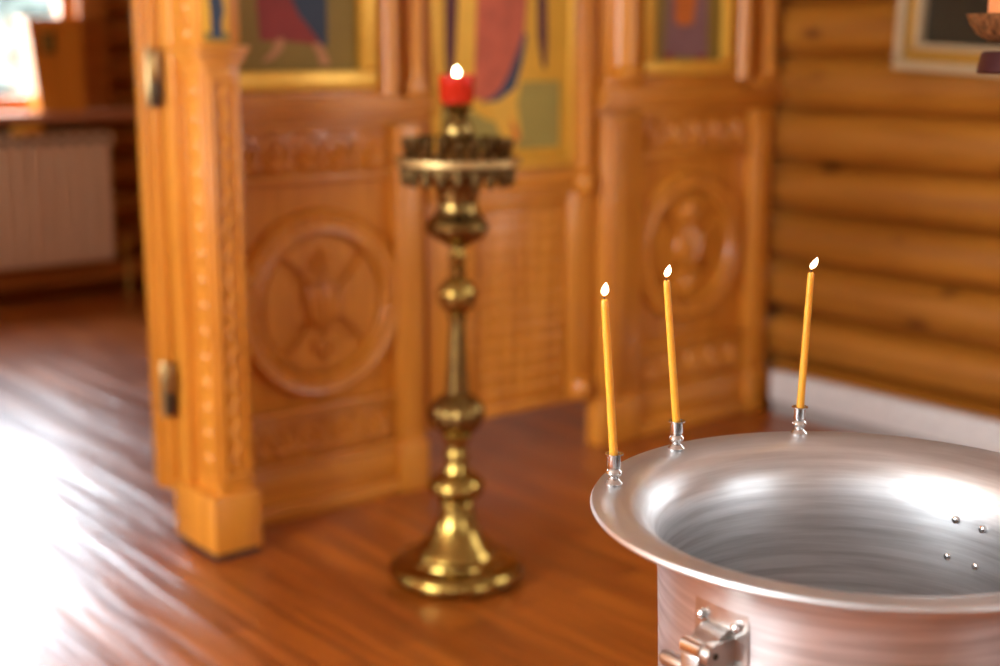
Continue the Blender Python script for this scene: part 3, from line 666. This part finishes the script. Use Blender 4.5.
for ((x, y), _), lean, hgt, lab, fl in zip(cands, (-.073, -.092, .036), (.190, .188, .186), labs, (0.0, .0015, .004)):
    cup_sock(x, y, lean)
    zb = .9505 + .0265
    org = Vector((x, y, zb))
    ax = (Vector((0, 0, 1)) + RIGHT * lean).normalized()
    q = Vector((0, 0, 1)).rotation_difference(ax).to_matrix().to_4x4()
    c = thing('candle', org, lab, 'candle', 'lit candles on the font rim')
    def put(mb, nm, mt, extra=Matrix.Identity(4)):
        o = MBbuild_local(mb, nm, mt, c); o.data.transform(extra); o.data.transform(q); return o
    def MBbuild_local(mb, nm, mt, par):
        me = bpy.data.meshes.new(nm); mb.bm.to_mesh(me); mb.bm.free(); me.materials.append(M[mt]); me.set_sharp_from_angle(angle=math.radians(35))
        o = bpy.data.objects.new(nm, me); COL.objects.link(o); o.parent = par; return o
    n_ = 16; pr = [(.0050 - .0008 * k / n_ + .0001 * math.sin(k * 1.7), hgt * k / n_) for k in range(n_)] + [(.0041, hgt - .003), (.0032, hgt), (.0005, hgt - .001)]
    put(MB().lathe(pr, seg=20), 'wax_stick', 'wax')
    put(MB().tube([(0, 0, hgt - .002), (0, 0, hgt + .003), (.0012, 0, hgt + .007)], .0007, 6), 'wick', 'wick')
    fm = MB(); b = bmesh.new(); fm.lathe([(r * .88, h * .40) for r, h in [(.0003, 0), (.0030, .004), (.0046, .011), (.0047, .018), (.0032, .028), (.0003, .038)]], seg=16)
    sh = Matrix.Translation((0, 0, hgt + .003)) @ Matrix.Shear('XY', 4, (.0, .0)) if False else Matrix.Translation((0, 0, hgt + .004))
    o = MBbuild_local(fm, 'flame', 'flame', c)
    for v in o.data.vertices: 
        d = v.co.z * (.10 + fl * 90); v.co += RIGHT * d
    o.data.transform(Matrix.Translation(ax * (hgt + .004)))
# rivets inside the bowl on the far side of the right-hand handle
for a, zz in ((5.2, .880), (-4.6, .878), (7.1, .831), (-3.0, .829)):
    A = math.radians(a); mb = MB(); mb.lathe([(.0052, -.002), (.0052, .0008), (.0044, .0026), (.0024, .0037), (.0002, .0040)], (0, 0, 0), 'X', 16)
    mt = Matrix.Translation(Vector((FX, FY, zz))) @ Matrix.Rotation(A + PI, 4, 'Z') @ Matrix.Translation(Vector((-.2165, 0, 0)))
    bmesh.ops.transform(mb.bm, matrix=mt, verts=mb.bm.verts); mb.build('rivet', 'steel', B)
# folding handle riveted to the outside (two of them, facing one another)
def handle(ang):
    A = math.radians(ang)
    mt = Matrix.Translation(Vector((FX, FY, 0))) @ Matrix.Rotation(A, 4, 'Z')
    def fin(mb, name, mat, par):
        bmesh.ops.transform(mb.bm, matrix=mt, verts=mb.bm.verts); return mb.build(name, mat, par)
    mb = MB(); n = 9                                     # curved mounting plate
    for (r0, r1, z0, z1) in ((.2195, .2235, .775, .888),):
        b = bmesh.new(); G_ = []
        for i in range(n):
            a = math.radians(-9.6 + 19.2 * i / (n - 1))
            G_.append([b.verts.new((r * math.cos(a), r * math.sin(a), z)) for r, z in ((r0, z0), (r1, z0), (r1, z1), (r0, z1))])
        for p, q_ in zip(G_, G_[1:]):
            for k in range(4): b.faces.new((p[k], p[(k + 1) % 4], q_[(k + 1) % 4], q_[k]))
        b.faces.new(G_[0]); b.faces.new(G_[-1]); bmesh.ops.recalc_face_normals(b, faces=b.faces)
        bmesh.ops.bevel(b, geom=[e for e in b.edges if e.calc_face_angle(0) > .8], offset=.001, segments=2, affect='EDGES'); mb.use('castal'); mb._merge(b)
    pl = fin(mb, 'handle_plate', None, B)
    for y, z in ((-.0235, .872), (.0235, .872), (-.0235, .828), (.0235, .828)):
        mb = MB(); mb.lathe([(.0058, .218), (.0058, .2255), (.005, .2280), (.003, .2295), (.0003, .230)], (0, y, z), 'X', 20)
        fin(mb, 'bolt', 'steel', pl)
    mb = MB()                                            # bracket: sloping web and the eye the pin runs through
    mb.prism([(.222, .868), (.227, .868), (.240, .862), (.249, .853), (.249, .842), (.222, .832)], -.017, .016, 'xz')
    for z0 in (.012,):
        b = bmesh.new(); C_ = (.2515, .848)
        ring = [(C_[0] + .0125 * math.cos(i * PI / 10 - PI / 2), C_[1] + .0125 * math.sin(i * PI / 10 - PI / 2)) for i in range(11)]
        mb.prism(ring + [(.230, .860), (.222, .860), (.222, .812), (.232, .812)], z0, z0 + .010, 'xz')
    b = mb; fin(mb, 'bracket', 'castal', pl)
    mb = MB(); mb.lathe([(.0005, -.0232), (.0034, -.0230), (.0036, -.0215), (.0036, -.010)], (.2515, 0, .848), 'Y', 16); fin(mb, 'pin', 'hinge_dark', pl)
    mb = MB(); mb.tube([(.2515, -.021, .848), (.2515, -.020, .848), (.2515, .006, .848), (.2515, .007, .848)], [.0075, .009, .009, .0075], 22); fin(mb, 'hinge_barrel', 'steel', pl)
    mb = MB()                                            # the folding grip hangs from the barrel
    mb.box(.2445, .2600, -.0185, .0065, .790, .843, .0025)
    mb.tube([(.2525, -.052, .824), (.2525, -.050, .824), (.2525, -.045, .824), (.2525, -.017, .824)], [.003, .007, .009, .009], 20)
    fin(mb, 'grip', 'castal', pl)
handle(180); handle(0)
# candle pedestal at the right edge
K = thing('candle_pedestal', (2.026, 1.205, 0), 'tall stand at the upper right corner with a spattered copper dish and dark red knop', 'candle stand')
c = (2.026, 1.205, 0)
MB().lathe([(.0005, 1.449), (.07, 1.449), (.089, 1.451), (.106, 1.462), (.117, 1.477), (.1235, 1.492), (.120, 1.492), (.109, 1.474), (.0005, 1.468)], c, seg=64).build('dish', 'speckle', K)
MB().lathe([(.0005, 1.403), (.101, 1.403), (.103, 1.406), (.098, 1.432), (.094, 1.436), (.0005, 1.434)], c, seg=48).build('knop', 'burgundy', K)
MB().lathe([(.14, 0), (.15, .01), (.14, .03), (.05, .05), (.014, .10), (.012, .6), (.018, .62), (.012, .64), (.012, 1.35), (.03, 1.402)], c, seg=40).build('stem', 'speckle', K)
MB().lathe([(.02, 1.435), (.02, 1.45)], c, seg=24).build('neck', 'speckle', K)
tag(MB().lathe([(.0005, 1.4685), (.092, 1.4745), (.092, 1.66), (.086, 1.668), (.0005, 1.664)], c, seg=48).build('pillar_candle', 'orange_wax', origin=(2.026, 1.205, 1.47)),
    'thick orange candle standing in the copper dish at the upper right corner', 'candle')
